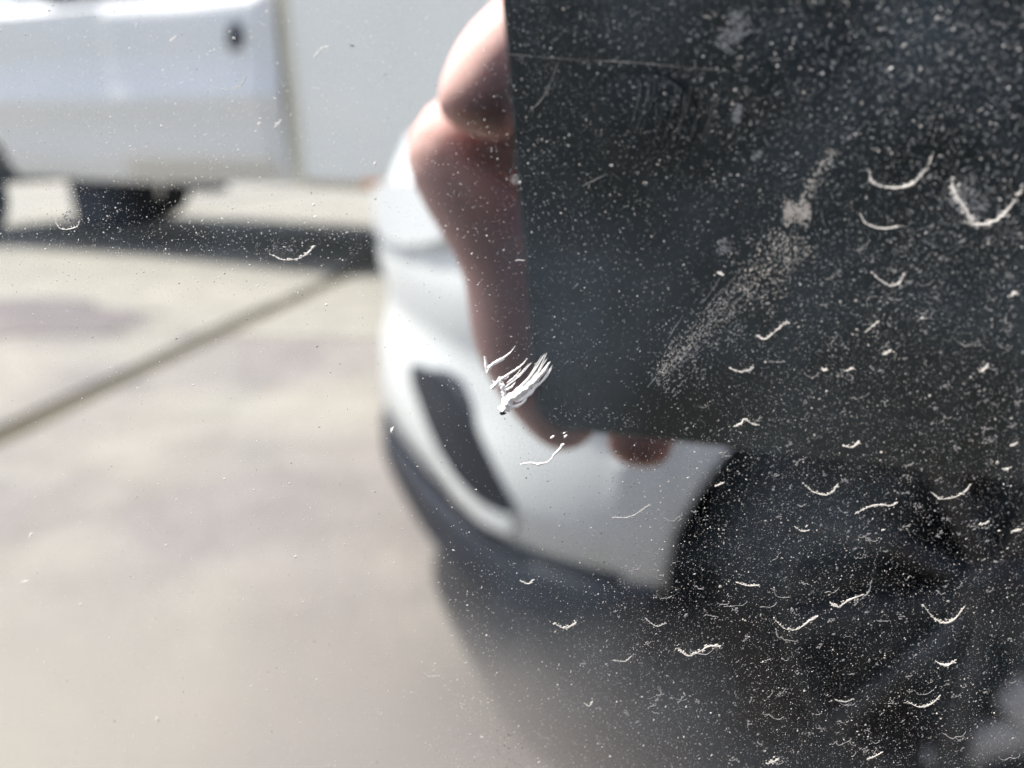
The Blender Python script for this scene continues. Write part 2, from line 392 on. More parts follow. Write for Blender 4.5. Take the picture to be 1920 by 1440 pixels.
# cab: profile across depth (y, z) lofted along x
def cabprof(x, sh=0):
    return [(x, .06, .55), (x, .01, .62), (x, -.02, .80), (x, -.035, 1.02), (x, -.075, 1.09), (x, -.078, 1.13), (x, -.05, 1.20), (x, -.045, 1.42), (x, -.055, 1.62), (x, -.05, 1.70), (x, .03, 1.77),
            (x, 2.40, 1.77), (x, 2.5, 1.6), (x, 2.52, 1.0), (x, 2.45, .55)]
cbm = MB(); cbm.rings([cabprof(x) for x in (-.04, -.06, -1.6, -2.6)], cap=(True, True)); tm(cbm); cbm.build('cab_body', M['silver_paint'], tr, flip=True)
cbm = MB(); cbm.rings([[(x, y, max(z, zz)) for x, y, z in cabprof(x)] for x, zz in ((-2.605,.6), (-2.66, .80), (-2.8,.9), (-3.0,.95), (-3.3,.95), (-3.5,.88), (-3.62,.75), (-3.66,.55), (-4.1,.55))], cap=(True, True)); tm(cbm); cbm.build('bonnet', M['silver_paint'], tr, flip=True)
dd = MB(); dd.rings([[(x, y-.012, z) for x, y, z in cabprof(x)[1:10]] for x in (-.14, -.155, -.8, -1.40, -1.415)], closed=False); tm(dd)
dr = dd.build('door', M['silver_paint'], tr, flip=True, solid=.02)
box('door_handle', (-.37, -.115, 1.39), (-.26, -.06, 1.54), M['plastic'], dr, bevel=.02)
upm = MB(); upm.rings([[(x0, y0, z) for x0, y0 in ((-.08,.04),(-.08,2.42),(xf,2.42),(xf,.04))] for z, xf in ((1.77,-2.4),(2.2,-2.0),(2.27,-1.95))], cap=(True, True)); tm(upm); upm.build('cab_roof', M['silver_paint'], tr, flip=True)
box('side_window', (-2.0, .0, 1.80), (-1.1, .06, 2.22), M['glass'], bevel=.01)
box('side_window', (-1.0, .0, 1.82), (-.45, .06, 2.22), M['glass'], bevel=.01)
box('marker_light', (.53, -.03, .55), (.70, .01, .61), M['orange'], bevel=.01)
box('chassis_rail', (-2.6, .65, .58), (4.5, .75, .74), M['plastic'], bevel=.01)
box('chassis_rail', (-2.6, 1.45, .58), (4.5, 1.55, .74), M['plastic'], bevel=.01)
box('fuel_tank', (-2.25, .15, .14), (-1.80, .7, .62), M['plastic'], bevel=.06, seg=3)
box('step_bracket', (-1.02, .1, .48), (-.78, .3, .58), M['plastic'], bevel=.02)
box('bumper', (-4.2, -.02, .40), (-4.0, 2.1, .66), M['plastic'], bevel=.03)
def twheel(x, y, side):
    t = MB(); n_ = 32
    circ = lambda rad, yy: [tuple(T @ Vector((x+rad*cos(2*pi*k/n_), yy, .40+rad*sin(2*pi*k/n_)))) for k in range(n_)]
    t.rings([circ(r_, y+side*o_) for r_, o_ in [(.24,0),(.27,.02),(.36,.02),(.395,0),(.4,-.03),(.4,-.2),(.38,-.23),(.24,-.23)]])
    wh = t.build('wheel', M['rubber'], tr, flip=True)
    r_ = MB(); r_.rings([circ(a, y+side*o_) for a, o_ in [(.245,-.02),(.23,.005),(.215,-.02),(.2,-.08),(.09,-.09),(.085,-.02),(.001,-.015)]], cap=(False, True)); r_.build('rim', M['alloy'], wh, flip=True)
for x_ in (-3.46, 3.4):
    twheel(x_, .06, -1); twheel(x_, 2.45, 1)

# ------------------------------------------------------------------ the dark car whose side fills the picture
dc = empty('dark_car', (0, .9, 0), 'glossy black car side filling the picture, dusty, water spotted, white chip near middle', 'car')
K2 = [(-2.1,.9),(-2.05,.45),(-1.85,.16),(-1.5,.05),(-1.1,.008),(0,.006),(1.3,.008),(1.9,.05),(2.2,.2),(2.35,.5),(2.38,.9)]
hp = cr(K2, 10); fp = hp + [Vector((p.x, 1.8-p.y)) for p in hp[-2:0:-1]]
AX2 = [(-1.32,.33,.40), (1.38,.33,.40)]
def dz(p):
    for ax, az_, ar in AX2:
        if abs(p.x-ax) < ar and (p.y < .35 or p.y > 1.45): return az_ + sqrt(ar*ar-(p.x-ax)**2)
    return .28
dp = []
for i, p in enumerate(fp):
    q = fp[(i+1) % len(fp)]; nn = max(1, int((q-p).length/.03))
    for j in range(nn): dp.append(p.lerp(q, j/nn))
M['dark_paint'] = mat('black_car_paint', (.008, .009, .012), .12, coat=1, spec=.8)
bb = MB(); rows = []
for t, k in ((0,.012),(.08,0),(.5,0),(.9,0),(.97,.01),(1,.04)):
    rows.append([(p.x*(1-k/2), .9+(p.y-.9)*(1-k), (lambda z: z+(1.0-z)*t)(dz(p))) for p in dp])
bb.rings(rows); last = rows[-1]
for sc_ in (.8,.4,.02):
    r2 = [(x*(1-(1-sc_)*.3), .9+(y-.9)*sc_, 1.0+.03*(1-sc_)) for x, y, z in last]; bb.rings([last, r2]) if sc_ == .8 else bb.rings([prev, r2]); prev = r2
bb.build('body', M['dark_paint'], dc)
# the door skin: flat, rounded corners, stands 5 mm proud with its own edge
dm = MB()
def rr(x0, x1, z0, z1, r_, y):
    o = []
    for cx_, cz_, a0 in ((x1-r_, z1-r_, 0), (x0+r_, z1-r_, 90), (x0+r_, z0+r_, 180), (x1-r_, z0+r_, 270)):
        for k in range(7): a = R(a0+k*15); o.append((cx_+r_*cos(a), y, cz_+r_*sin(a)))
    return o
dm.rings([rr(-.45,.60,.40,.975,.05,.012), rr(-.45,.60,.40,.975,.05,.003), rr(-.448,.598,.402,.973,.05,.0008), rr(-.444,.594,.406,.969,.05,0)], cap=(True, True))
door = dm.build('door_panel', M['mirror'], dc, recalc=True)
door.data.shade_flat()
hd = MB(); hd.tube([(.38,.0,.86),(.385,-.035,.86),(.54,-.035,.86),(.545,.0,.86)], .012, 10); hd.build('door_handle', M['dark_paint'], door)
gm = MB(); gm.rings([ring(-1.1,1.75,.10,1.70,1.005), ring(-.55,1.25,.28,1.52,1.42)]); gm.build('window', M['glass'], dc)
gm = MB(); gm.rings([ring(-.58,1.28,.26,1.54,1.42), ring(-.54,1.24,.29,1.51,1.45), ring(-.3,1.0,.45,1.35,1.475)], cap=(True, True)); gm.build('roof', M['dark_paint'], dc)
sm = MB(); sm.box((-.9,.02,.2),(.95,1.78,.30)); sm.build('underbody', M['plastic'], dc)
for ax, az_, ar in AX2:
    for s_ in (-1, 1):
        y0 = .06 if s_ == -1 else 1.74; y1 = .4 if s_ == -1 else 1.4
        arc = lambda yy: [(ax+ar*cos(pi*k/24), yy, az_+ar*sin(pi*k/24)) for k in range(-3, 28)]
        l_ = MB(); l_.rings([arc(y0), arc(y1), [(ax, y1, az_)]*31], closed=False); l_.build('arch_liner', M['plastic'], dc)
        wheel(dc, (ax, .07 if s_ == -1 else 1.73, .33), s_, M['alloy_dark'], M['alloy_dark'], R_=.33)

# ------------------------------------------------------------------ marks on the door skin
# layout coordinates: (u, v) of a close-up 1920 x 1440 survey of the door, turned into metres on the plane y = 0
def on(u, v):
    d = FW*FP + RT*(u-960) - UP*(v-720); t = -CAM.y/d.y; p = CAM + d*t; return p.x, p.z
PX = .0000372       # one survey unit in metres near the centre

def stroke(mb, pts, ws, h=.5, jag=.18, sub=5, r=rng):
    """raised irregular ridge on the surface along pts; ws full widths in survey units"""
    P = []; n_ = len(pts)
    if not isinstance(ws, (list, tuple)): ws = [ws]*n_
    K_ = [Vector(p) for p in pts]; KK = [2*K_[0]-K_[1]]+K_+[2*K_[-1]-K_[-2]]
    W = []
    for i in range(1, len(KK)-2):
        for j in range(sub):
            t = j/sub; a, b2, c, e = KK[i-1:i+3]
            P.append(.5*((2*b2)+(c-a)*t+(2*a-5*b2+4*c-e)*t*t+(3*b2-a-3*c+e)*t**3)); W.append(ws[i-1]+(ws[i]-ws[i-1])*t)
    P.append(K_[-1]); W.append(ws[-1])
    L, Rr, Md = [], [], []
    for i, p in enumerate(P):
        d = (P[min(i+1, len(P)-1)]-P[max(i-1, 0)]); d = d.normalized() if d.length else Vector((1,0)); nrm = Vector((-d.y, d.x))
        wl = W[i]*.5*(1+r.uniform(-jag, jag)*2); wr = W[i]*.5*(1+r.uniform(-jag, jag)*2)
        if i in (0, len(P)-1): wl *= .25; wr *= .25
        a = on(*(p+nrm*wl)); c = on(*(p-nrm*wr)); o = on(*(p+nrm*(wl-wr)*.5))
        L.append((a[0], -.000002, a[1])); Rr.append((c[0], -.000002, c[1])); Md.append((o[0], -h*max(W[i], 2)*PX*.5*(1+r.uniform(-.3, .3)), o[1]))
    n0 = len(P); vs = L+Md+Rr
    fs = [(i, i+1, n0+i+1, n0+i) for i in range(n0-1)] + [(n0+i, n0+i+1, 2*n0+i+1, 2*n0+i) for i in range(n0-1)]
    mb.add(vs, fs)

def grain(mb, u, v, r_, el=1, an=0, h=.5, n_=6, r=rng):
    """small flattened dome, el = elongation along angle an"""
    base = []; mid = []
    for k in range(n_):
        a = 2*pi*k/n_; q = r_*(1+r.uniform(-.3, .3)); x = cos(a)*q*el; y = sin(a)*q
        X = x*cos(an)-y*sin(an); Y = x*sin(an)+y*cos(an)
        p = on(u+X, v+Y); base.append((p[0], -.000001, p[1]))
    p = on(u, v); base.append((p[0], -r_*PX*h, p[1]))
    mb.add(base, [(k, (k+1) % n_, n_) for k in range(n_)])

# central paint chip: fan of bristle-like strokes
chip = MB()
def Z(pts): return [(800+x/3.6, 560+y/3.6) for x, y in pts]
stroke(chip, Z([(388,385),(400,440),(410,505)]), [3,7,7])
stroke(chip, Z([(408,500),(425,462),(470,425),(520,398),(560,368),(600,318)]), [6,7,5,4,3,1])
stroke(chip, Z([(430,455),(480,432),(530,405)]), [4,3,1])
stroke(chip, Z([(515,760),(540,700),(600,650),(680,600),(740,545),(790,490),(835,425)]), [20,24,18,14,11,9,3])
for i, (e, s0, w0) in enumerate([((800,368),(560,660),5),((815,400),(600,640),6),((850,450),(640,670),5),((690,645),(560,740),8),((770,395),(560,650),4),((825,440),(620,620),7),((740,440),(600,610),3),((812,365),(640,600),3),((845,470),(700,600),4),((760,560),(600,700),6)]):
    mx_ = ((e[0]+s0[0])/2+18, (e[1]+s0[1])/2+14)
    stroke(chip, Z([s0, mx_, e]), [w0, w0*.8, 1.2])
stroke(chip, Z([(435,610),(470,570),(500,545),(545,515),(600,480),(650,440),(682,400)]), [9,10,6,4,4,3,1])
stroke(chip, Z([(490,525),(505,580),(520,630),(530,680)]), [6,11,9,10])
for s0, e, w0 in [((530,600),(712,428),3.5),((530,620),(602,560),5),((540,570),(640,470),3),((520,545),(560,505),3),((445,550),(455,590),4),((560,560),(690,440),2.5),((470,590),(520,560),4)]:
    stroke(chip, Z([s0, ((s0[0]+e[0])/2+6, (s0[1]+e[1])/2+6), e]), [w0, w0, 1])
co = chip.build('paint_chip', M['chip'], door, recalc=False, smooth=False)
co['label'] = 'white paint chip scraped into bristle-like strokes'
dk = MB(); grain(dk, 943, 775, 4, el=1.6); dk.build('chip_pit', M['plastic'], door, recalc=False, smooth=False)
cs = MB(); stroke(cs, [(975,871),(989,868),(1008,870),(1022,868),(1033,861),(1042,849),(1058,832)], [3,4,5,3,3,4,7], jag=.3)
for p_ in [(1035,820,3),(1060,818,2.5),(1058,812,2)]: grain(cs, *p_, el=2, an=-.6)
cs.build('scratch', M['chip'], door, recalc=False, smooth=False)

# the water spots that can be told apart: bright crescents of dried mineral
SP = [([(1630,322),(1633,340),(1652,349),(1680,352),(1708,346),(1722,334),(1740,312),(1750,285)],[3,7,8,8,10,7,5,2]),
 ([(1785,338),(1792,368),(1812,396),(1826,420),(1856,418),(1882,402),(1904,374),(1918,345)],[10,24,20,14,15,16,7,3]),
 ([(1612,400),(1622,418),(1648,428),(1670,427),(1690,424)],[2,3,5,6,3]),
 ([(1632,508),(1648,524),(1668,535),(1686,530),(1696,512)],[1,2,5,8,4]),
 ([(1418,628),(1434,636),(1452,622),(1478,602)],[3,6,5,5]),
 ([(1368,690),(1384,697),(1404,694),(1414,688)],[2,3,6,5]),
 ([(1147,970),(1175,970),(1194,963),(1219,946)],[2,2,4,4]),
 ([(1340,912),(1350,908),(1358,904)],[3,5,3]),([(1374,800),(1388,795),(1396,785),(1410,795),(1424,797)],[2,6,6,3,2]),
 ([(1580,836),(1598,838),(1612,828)],[3,6,7]),([(1505,905),(1524,922),(1548,928),(1562,920),(1572,906)],[2,3,5,6,5]),
 ([(1602,964),(1630,950),(1648,946),(1670,948),(1684,941)],[3,6,5,5,3]),([(1745,922),(1762,935),(1790,932),(1808,922),(1820,908)],[3,4,4,5,4]),
 ([(1555,1130),(1572,1138),(1592,1125),(1620,1114)],[4,6,8,6]),([(1450,1158),(1470,1178),(1494,1180),(1516,1165),(1534,1155)],[2,3,4,8,6]),
 ([(1730,1133),(1750,1158),(1770,1168),(1790,1160),(1810,1135)],[2,5,9,7,3]),([(1754,1240),(1774,1248),(1794,1236)],[7,9,4]),
 ([(1702,1316),(1725,1326),(1746,1320),(1764,1303)],[3,5,7,3]),([(1268,1214),(1290,1230),(1310,1222),(1330,1212),(1352,1212)],[5,7,7,10,7]),
 ([(1380,1092),(1402,1098),(1424,1097)],[2,4,6]),([(1038,1168),(1060,1178),(1080,1168)],[4,5,7]),([(1208,1158),(1230,1174),(1250,1168)],[2,3,2]),
 ([(1565,1312),(1585,1316),(1600,1310)],[3,3,3]),([(1438,1432),(1450,1428),(1460,1422)],[4,8,6]),([(974,1088),(990,1094),(1002,1086)],[3,6,4]),
 ([(1490,987),(1504,996),(1518,994)],[2,3,2]),([(1625,1424),(1640,1418),(1656,1409)],[4,4,3]),([(1145,1238),(1172,1240),(1184,1230)],[2,2,4]),
 ([(1880,878),(1888,880),(1896,875)],[4,8,4]),([(1894,836),(1900,834),(1906,830)],[3,7,4]),([(1835,984),(1848,981),(1854,978)],[4,7,3]),([(1895,996),(1905,995),(1916,992)],[4,9,6]),
 ([(320,77),(326,72),(329,68)],[3,5,3]),([(587,108),(596,98),(604,90),(616,88)],[4,4,4,2]),([(395,160),(412,167),(438,167),(454,158),(462,142)],[1,2,3,5,4]),
 ([(514,239),(522,232),(527,224)],[3,5,3]),([(484,233),(488,230)],[3,3]),([(505,476),(530,487),(558,485),(576,475),(590,460)],[1,3,3,7,6]),
 ([(104,416),(112,428),(128,430),(145,424),(150,412)],[1,2,4,3,1]),([(966,489),(972,488),(984,489)],[2,4,3]),([(1346,510),(1352,514),(1358,516)],[5,8,5]),
 ([(1836,698),(1846,692),(1854,682)],[4,10,5]),([(1655,665),(1662,662),(1672,655)],[3,8,6]),([(1895,556),(1901,551),(1907,547)],[5,11,6]),
 ([(1540,690),(1546,694),(1552,692)],[4,8,4]),([(1584,695),(1600,690)],[3,6]),([(1620,625),(1635,612),(1648,602)],[2,4,4]),
 ([(795,1262),(806,1269),(825,1267)],[1,2,4]),([(54,1008),(58,1002),(62,999)],[3,6,3]),([(38,1092),(48,1090),(55,1088)],[3,5,3]),([(1095,1318),(1104,1324),(1112,1314)],[2,4,3])]
for pts, ws in SP:
    q = MB(); mw = sum(ws)/len(ws)
    mxw = max(ws); stroke(q, pts, [max(.45, w_*(w_/mxw)**1.2*rng.uniform(.33, .62)) for w_ in ws], jag=.35, sub=7)
    L_ = max(abs(pts[0][0]-pts[-1][0]), 8)
    for _ in range(int(8+L_*.7)):
        k = rng.randrange(len(pts)-1); t = rng.random(); a, b2 = pts[k], pts[k+1]; wd = (ws[k]+(ws[k+1]-ws[k])*t)*.28
        grain(q, a[0]+(b2[0]-a[0])*t+rng.gauss(0, wd), a[1]+(b2[1]-a[1])*t+rng.gauss(0, wd), rng.uniform(.4, .8+mw*.13), el=1+rng.random())
    q.build('water_spot', M['mineral'] if mw > 3.6 or rng.random() < .4 else M['mineral_mid'], door, recalc=False, smooth=False)

def sst(a, b2, x): t = max(0, min(1, (x-a)/(b2-a))); return t*t*(3-2*t)
# faint rings of many more dried drops on the lower right
fr = MB(); r5 = random.Random(5)
for _ in range(330):
    u = r5.uniform(950, 1930); v = r5.uniform(330, 1450)
    if u + (v-700)*.55 < 1330 + 200*r5.random(): continue
    rad = min(42, r5.lognormvariate(2.35, .6)); a0 = r5.uniform(-.2, 1.5); a1 = a0+r5.uniform(.5, 2.4); sq = r5.uniform(.6, 1)
    nn = r5.randint(4, 8); pts = [(u+rad*cos(a0+(a1-a0)*k/nn)+r5.gauss(0, rad*.05), v+rad*sq*sin(a0+(a1-a0)*k/nn)+r5.gauss(0, rad*.05)) for k in range(nn+1)]
    ww = r5.uniform(.7, 2.0); stroke(fr, pts, [ww*r5.uniform(.1, 1.6) for _ in pts], jag=.45, sub=3, r=r5)
    for k in range(r5.randint(0, 9)):
        p = r5.choice(pts); grain(fr, p[0]+r5.gauss(0, 4), p[1]+r5.gauss(0, 3), r5.uniform(.5, 1.8), 1.4, r=r5, n_=5)
fr.build('faint_water_ring', M['mineral_thin'], door, recalc=False, smooth=False)['kind'] = 'stuff'

# dust: uneven density, its diagonal drop standing in for the phone's shadow
def density(u, v):
    d = .10 + .95*sst(1180, 1620, u+.62*(v-640))*(.12+.88*sst(60, 560, v))
    if u > 930 and v < 700: d = max(d, .42*(1-sst(200, 760, v))+.16)
    if u < 930 and v < 560: d = max(d, .24)
    if u < 800 and v > 700: d = .09
    d += .35*math.exp(-((v-(430))/60)**2)*(u < 720)  # extra grains imitating how dust shows up over the mirrored truck shadow
    if 780 < u < 1300 and v > 1050: d = max(d, .45*sst(760, 900, u))
    return d
r3 = random.Random(11)
gb, gg, gt = MB(), MB(), MB(); cnt = 0
while cnt < 85000:
    u = r3.uniform(-40, 1960); v = r3.uniform(-40, 1480)
    if r3.random() > density(u, v): continue
    cnt += 1
    near = sst(1100, 1900, u)*(1-sst(100, 700, v))
    r_ = min(5, r3.lognormvariate(-.92, .55)*(1+.7*near)) 
    el = 1+abs(r3.gauss(0, .5)); an = r3.gauss(-.5, .5) if u > 900 else r3.gauss(-.3, .8)
    k = r3.random()
    tgt = gb if k < (.2 if u > 930 else .85) else (gg if k < .86 else gt)
    if tgt is gb: r_ *= .8
    grain(tgt, u, v, r_*1.05, el, an, r=r3, n_=5)
for mb_, mm, nm in ((gb,'dust_bright','dust_grain'), (gg,'dust_grey','dust_grain'), (gt,'dust_tan','dust_grain')):
    mb_.build(nm, M[mm], door, recalc=False, smooth=False)['kind'] = 'stuff'

# the long scuffed smear and small smudges
sm_, sg_ = MB(), MB(); r4 = random.Random(3)
def smear(mb, u0, v0, u1, v1, w0, w1, n_, rad=1.0):
    for _ in range(int(n_*1.4)):
        t = r4.random(); wd = w0+(w1-w0)*t; o = r4.gauss(0, .5)*wd
        dx, dy = u1-u0, v1-v0; L = sqrt(dx*dx+dy*dy)
        grain(mb, u0+dx*t-dy/L*o, v0+dy*t+dx/L*o, .68*rad*r4.lognormvariate(0, .35), 1+abs(r4.gauss(0, .7)), math.atan2(dy, dx)+r4.gauss(0, .25), r=r4, n_=5)
smear(sm_, 1235, 700, 1400, 540, 10, 45, 420, 1.0)
smear(sm_, 1400, 555, 1500, 440, 60, 50, 520, 1.1)
smear(sm_, 1490, 410, 1560, 280, 20, 12, 130, 1.5)
smear(sm_, 1470, 400, 1520, 398, 22, 22, 420, 1.3)
smear(sg_, 1230, 720, 1380, 580, 50, 90, 500, 1.2)
smear(sg_, 1350, 450, 1362, 475, 14, 14, 110, 1.2)
smear(sg_, 1375, 20, 1395, 70, 22, 26, 200, 1.4)
smear(sg_, 1350, 90, 1375, 60, 20, 20, 140, 1.3)
smear(sg_, 1386, 195, 1380, 230, 9, 9, 120, 1.3)
smear(sg_, 1030, 768, 1190, 792, 26, 14, 70, 1.0)
smear(sg_, 1410, 300, 1428, 285, 6, 6, 50, 1.3)
smear(sg_, 1780, 350, 1850, 400, 40, 20, 160, 1.8)
smear(sg_, 120, 400, 136, 425, 14, 20, 70, 1.0)
smear(sg_, 505, 462, 560, 470, 14, 14, 90, 1.0)
for k in range(26):       # broken drag lines inside the scuff
    o = r4.gauss(0, 22); t0 = r4.uniform(0, .8); t1 = t0+r4.uniform(.06, .25)
    pt = lambda t: (1215+190*t+o*(.5+t*.8)+r4.gauss(0, 1.5), 735-225*t+o*.6*(.5+t*.8)+r4.gauss(0, 1.5))
    stroke(sg_, [pt(t0), pt((t0+t1)/2), pt(t1)], [.4, r4.uniform(.7, 1.5), .3], jag=.6, r=r4)
sm_.build('scuff_grain', M['dust_tan'], door, recalc=False, smooth=False)['kind'] = 'stuff'
sg_.build('smudge_grain', M['dust_grey'], door, recalc=False, smooth=False)['kind'] = 'stuff'
hl = MB(); stroke(hl, [(940,100),(1050,110),(1200,118),(1300,128),(1370,133)], [.6,.7,.6,.6,.3], jag=.4); hl.build('hairline_scratch', M['mineral_thin'], door, recalc=False, smooth=False)
hl = MB()
for k in range(10):
    u = 1180+k*17+r4.uniform(-5, 5); v = 150+r4.uniform(-20, 20)
    stroke(hl, [(u+20, v), (u+12, v+50), (u-8, v+110)], [.2, .35, .15], jag=.5, r=r4)
stroke(hl, [(990,210),(1020,180),(1050,110)], [.8,1,.4]); stroke(hl, [(1090,350),(1120,335),(1140,325)], [.6,1,.4])
hl.build('hairline_scratch', M['mineral_thin'], door, recalc=False, smooth=False)

# ------------------------------------------------------------------ the phone (its own frame: a along, b up, c away from the door)
def PH(a, b, c): return CAM + RT*a + UP*b - FW*c
ph = empty('phone', PH(.0, 0, .003), 'flat black phone held landscape, its lower left corner showing beside the fingers', 'phone')
A0, A1, B0, B1 = -.0185, .1415, -.0535, .0245
def rrp(g_, c, r_=.0055):
    o = []
    for ca, cb_, a0 in ((A1-g_-r_, B1-g_-r_, 0), (A0+g_+r_, B1-g_-r_, 90), (A0+g_+r_, B0+g_+r_, 180), (A1-g_-r_, B0+g_+r_, 270)):
        for k in range(7): a = R(a0+k*15); o.append(tuple(PH(ca+r_*cos(a), cb_+r_*sin(a), c)))
    return o
q = MB(); q.rings([rrp(.0012,.003), rrp(.0003,.0034), rrp(0,.0042), rrp(0,.0102), rrp(.0003,.011), rrp(.0012,.0114)], cap=(True, True)); q.build('case', M['phone'], ph)
q = MB(); q.rings([rrp(.003,.01145,.004), rrp(.003,.01165,.004)], cap=(True, True)); q.build('screen', M['screen'], ph)
def disc(a, b2, c0, c1, r_, name, mm, par):
    q = MB(); k = 28
    q.rings([[tuple(PH(a+rr_*cos(2*pi*i/k), b2+rr_*sin(2*pi*i/k), cc)) for i in range(k)] for rr_, cc in ((r_, c0), (r_, c1), (r_*.93, c1-.0002))], cap=(True, True)); return q.build(name, mm, par)
for a, b2 in ((0, 0), (.018, .006)):
    L_ = disc(a, b2, .003, .0018, .0065, 'lens_ring', M['phone'], ph); disc(a, b2, .0017, .00158, .0050, 'lens_glass', M['lens'], L_)
disc(.030, .002, .003, .0028, .002, 'flash', M['phone'], ph)

# ------------------------------------------------------------------ the photographer
def skin_mesh(chain_list, sub=2):
    """chain_list: (points, radii, parent index or None) ; one Skin graph"""
    V_, E_, Rr = [], [], []
    for pts, rad, link_to in chain_list:
        prev = link_to
        for p, r_ in zip(pts, rad):
            V_.append(tuple(p)); Rr.append(r_)
            if prev is not None: E_.append((prev, len(V_)-1))
            prev = len(V_)-1
    me = bpy.data.meshes.new('sk'); me.from_pydata(V_, E_, [])
    o = bpy.data.objects.new('sk', me); col.objects.link(o)
    md = o.modifiers.new('s', 'SKIN'); md.use_smooth_shade = True
    for i, r_ in enumerate(Rr):
        rr_ = r_ if isinstance(r_, tuple) else (r_, r_)
        me.skin_vertices[0].data[i].radius = rr_
    me.skin_vertices[0].data[0].use_root = True
    sb = o.modifiers.new('b', 'SUBSURF'); sb.levels = sub; sb.render_levels = sub
    dg = bpy.context.evaluated_depsgraph_get(); out = bpy.data.meshes.new_from_object(o.evaluated_get(dg))
    bpy.data.objects.remove(o); bpy.data.meshes.remove(me); return out
def join(name, meshes, material, parent):
    bm = bmesh.new()
    for me in meshes: bm.from_mesh(me)
    me = bpy.data.meshes.new(name); bm.to_mesh(me); bm.free(); me.materials.append(material)
    for p in me.polygons: p.use_smooth = True; p.material_index = 0
    return link(bpy.data.objects.new(name, me), parent)

pe = empty('person', (.62, -.55, 0), 'person in black clothes crouching behind the phone, pale pink fingers gripping its left edge', 'person')
pel = Vector((.66,-.62,.36)); bel = Vector((.61,-.58,.58)); che = Vector((.54,-.50,.84)); nck = Vector((.50,-.44,1.06)); hdb = Vector((.487,-.425,1.095)); hd_ = Vector((.467,-.397,1.19)); hdt = Vector((.462,-.392,1.27))
lsh = Vector((.36,-.50,1.00)); lel = Vector((.255,-.42,.80)); lwr = PH(.088,-.026,.085)
rsh = Vector((.70,-.44,1.00)); rel_ = Vector((.62,-.25,.80)); rwr = PH(.235,-.012,.075)
lhip = Vector((.56,-.62,.34)); lkn = Vector((.44,-.27,.53)); lan = Vector((.50,-.52,.10)); lto = Vector((.47,-.36,.04))
rhip = Vector((.76,-.58,.34)); rkn = Vector((.80,-.22,.50)); ran = Vector((.80,-.48,.10)); rto = Vector((.80,-.32,.04))
def limb(a, b2, n_, f): return [a.lerp(b2, k/n_) for k in range(n_+1)]
# body: torso + neck + head + limbs in one graph
chains = []; cnt_ = [0]
def C_(pts, rad, to=None):
    chains.append((pts, rad, to)); cnt_[0] += len(pts); return cnt_[0]-1
C_([pel], [(.13,.11)]); C_([bel, che, (che+nck)/2+Vector((0,0,.02)), nck, hdb], [(.115,.095),(.135,.10),(.09,.07),.052,.055], 0)
C_([hdb+Vector((-.005,.01,.04)), hd_, hdt], [(.072,.08),(.078,.092),(.06,.07)], 5)
C_([lsh, (lsh+lel)/2, lel, lel.lerp(lwr, .4), lwr], [.055,.045,.038,.036,.025], 2)
C_([rsh, (rsh+rel_)/2, rel_, rel_.lerp(rwr, .4), rwr], [.055,.045,.038,.036,.025], 2)
C_([lhip, lhip.lerp(lkn, .5), lkn, lkn.lerp(lan, .35), lan, lto], [.085,.078,.056,.054,.034,.032], 0)
C_([rhip, rhip.lerp(rkn, .5), rkn, rkn.lerp(ran, .35), ran, rto], [.085,.078,.056,.054,.034,.032], 0)
body = skin_mesh(chains)

def hand(wrist, palm, digits):
    """palm: list of (p, r); digits: lists of ((a,b,c), r)"""
    ms = [skin_mesh([([wrist]+[PH(*p) for p, r_ in palm], [(.022,.018)]+[r_ for p, r_ in palm], None)])]
    for dg in digits: ms.append(skin_mesh([([PH(*p) for p, r_ in dg], [r_ for p, r_ in dg], None)], 2))
    return ms
left = hand(lwr, [((.060,-.020,.066), (.030,.017)), ((.034,-.012,.052), (.035,.016)), ((.012,-.006,.044), (.026,.014))], [
    [((.030,.008,.050), .010), ((.008,.010,.042), .0095), ((-.0100,.0110,.030), .0088), ((-.0228,.0062,.020), .0084), ((-.0272,.0000,.0142), .0077), ((-.0284,-.0042,.0118), .0058)],      # index
    [((.040,-.010,.050), .016), ((.004,-.006,.040), .0160), ((-.0425,-.0112,.0280), .0124), ((-.0292,-.0235,.0235), .0104), ((-.0262,-.0325,.0215), .0094), ((-.0258,-.0435,.0190), .0106), ((-.0195,-.0560,.0160), .0092), ((-.0125,-.0660,.0145), .0060)],   # thumb
    [((.036,-.010,.055), .011), ((.012,-.030,.050), .010), ((.000,-.048,.036), .0085), ((-.0025,-.0590,.024), .0078), ((-.0025,-.0665,.0170), .0070), ((-.0027,-.0700,.0150), .0050)],   # middle
    [((.046,-.018,.058), .011), ((.030,-.044,.052), .0095), ((.024,-.050,.034), .0085), ((.022,-.046,.022), .0075), ((.021,-.043,.0195), .005)],    # ring
    [((.056,-.026,.062), .010), ((.048,-.048,.050), .0085), ((.044,-.050,.034), .0075), ((.042,-.045,.021), .0065), ((.041,-.042,.0185), .0045)]])  # little
rp = lambda a, b2, c: (A1 + (A0 - a) + .0, b2, c)   # mirror along the phone for the other hand
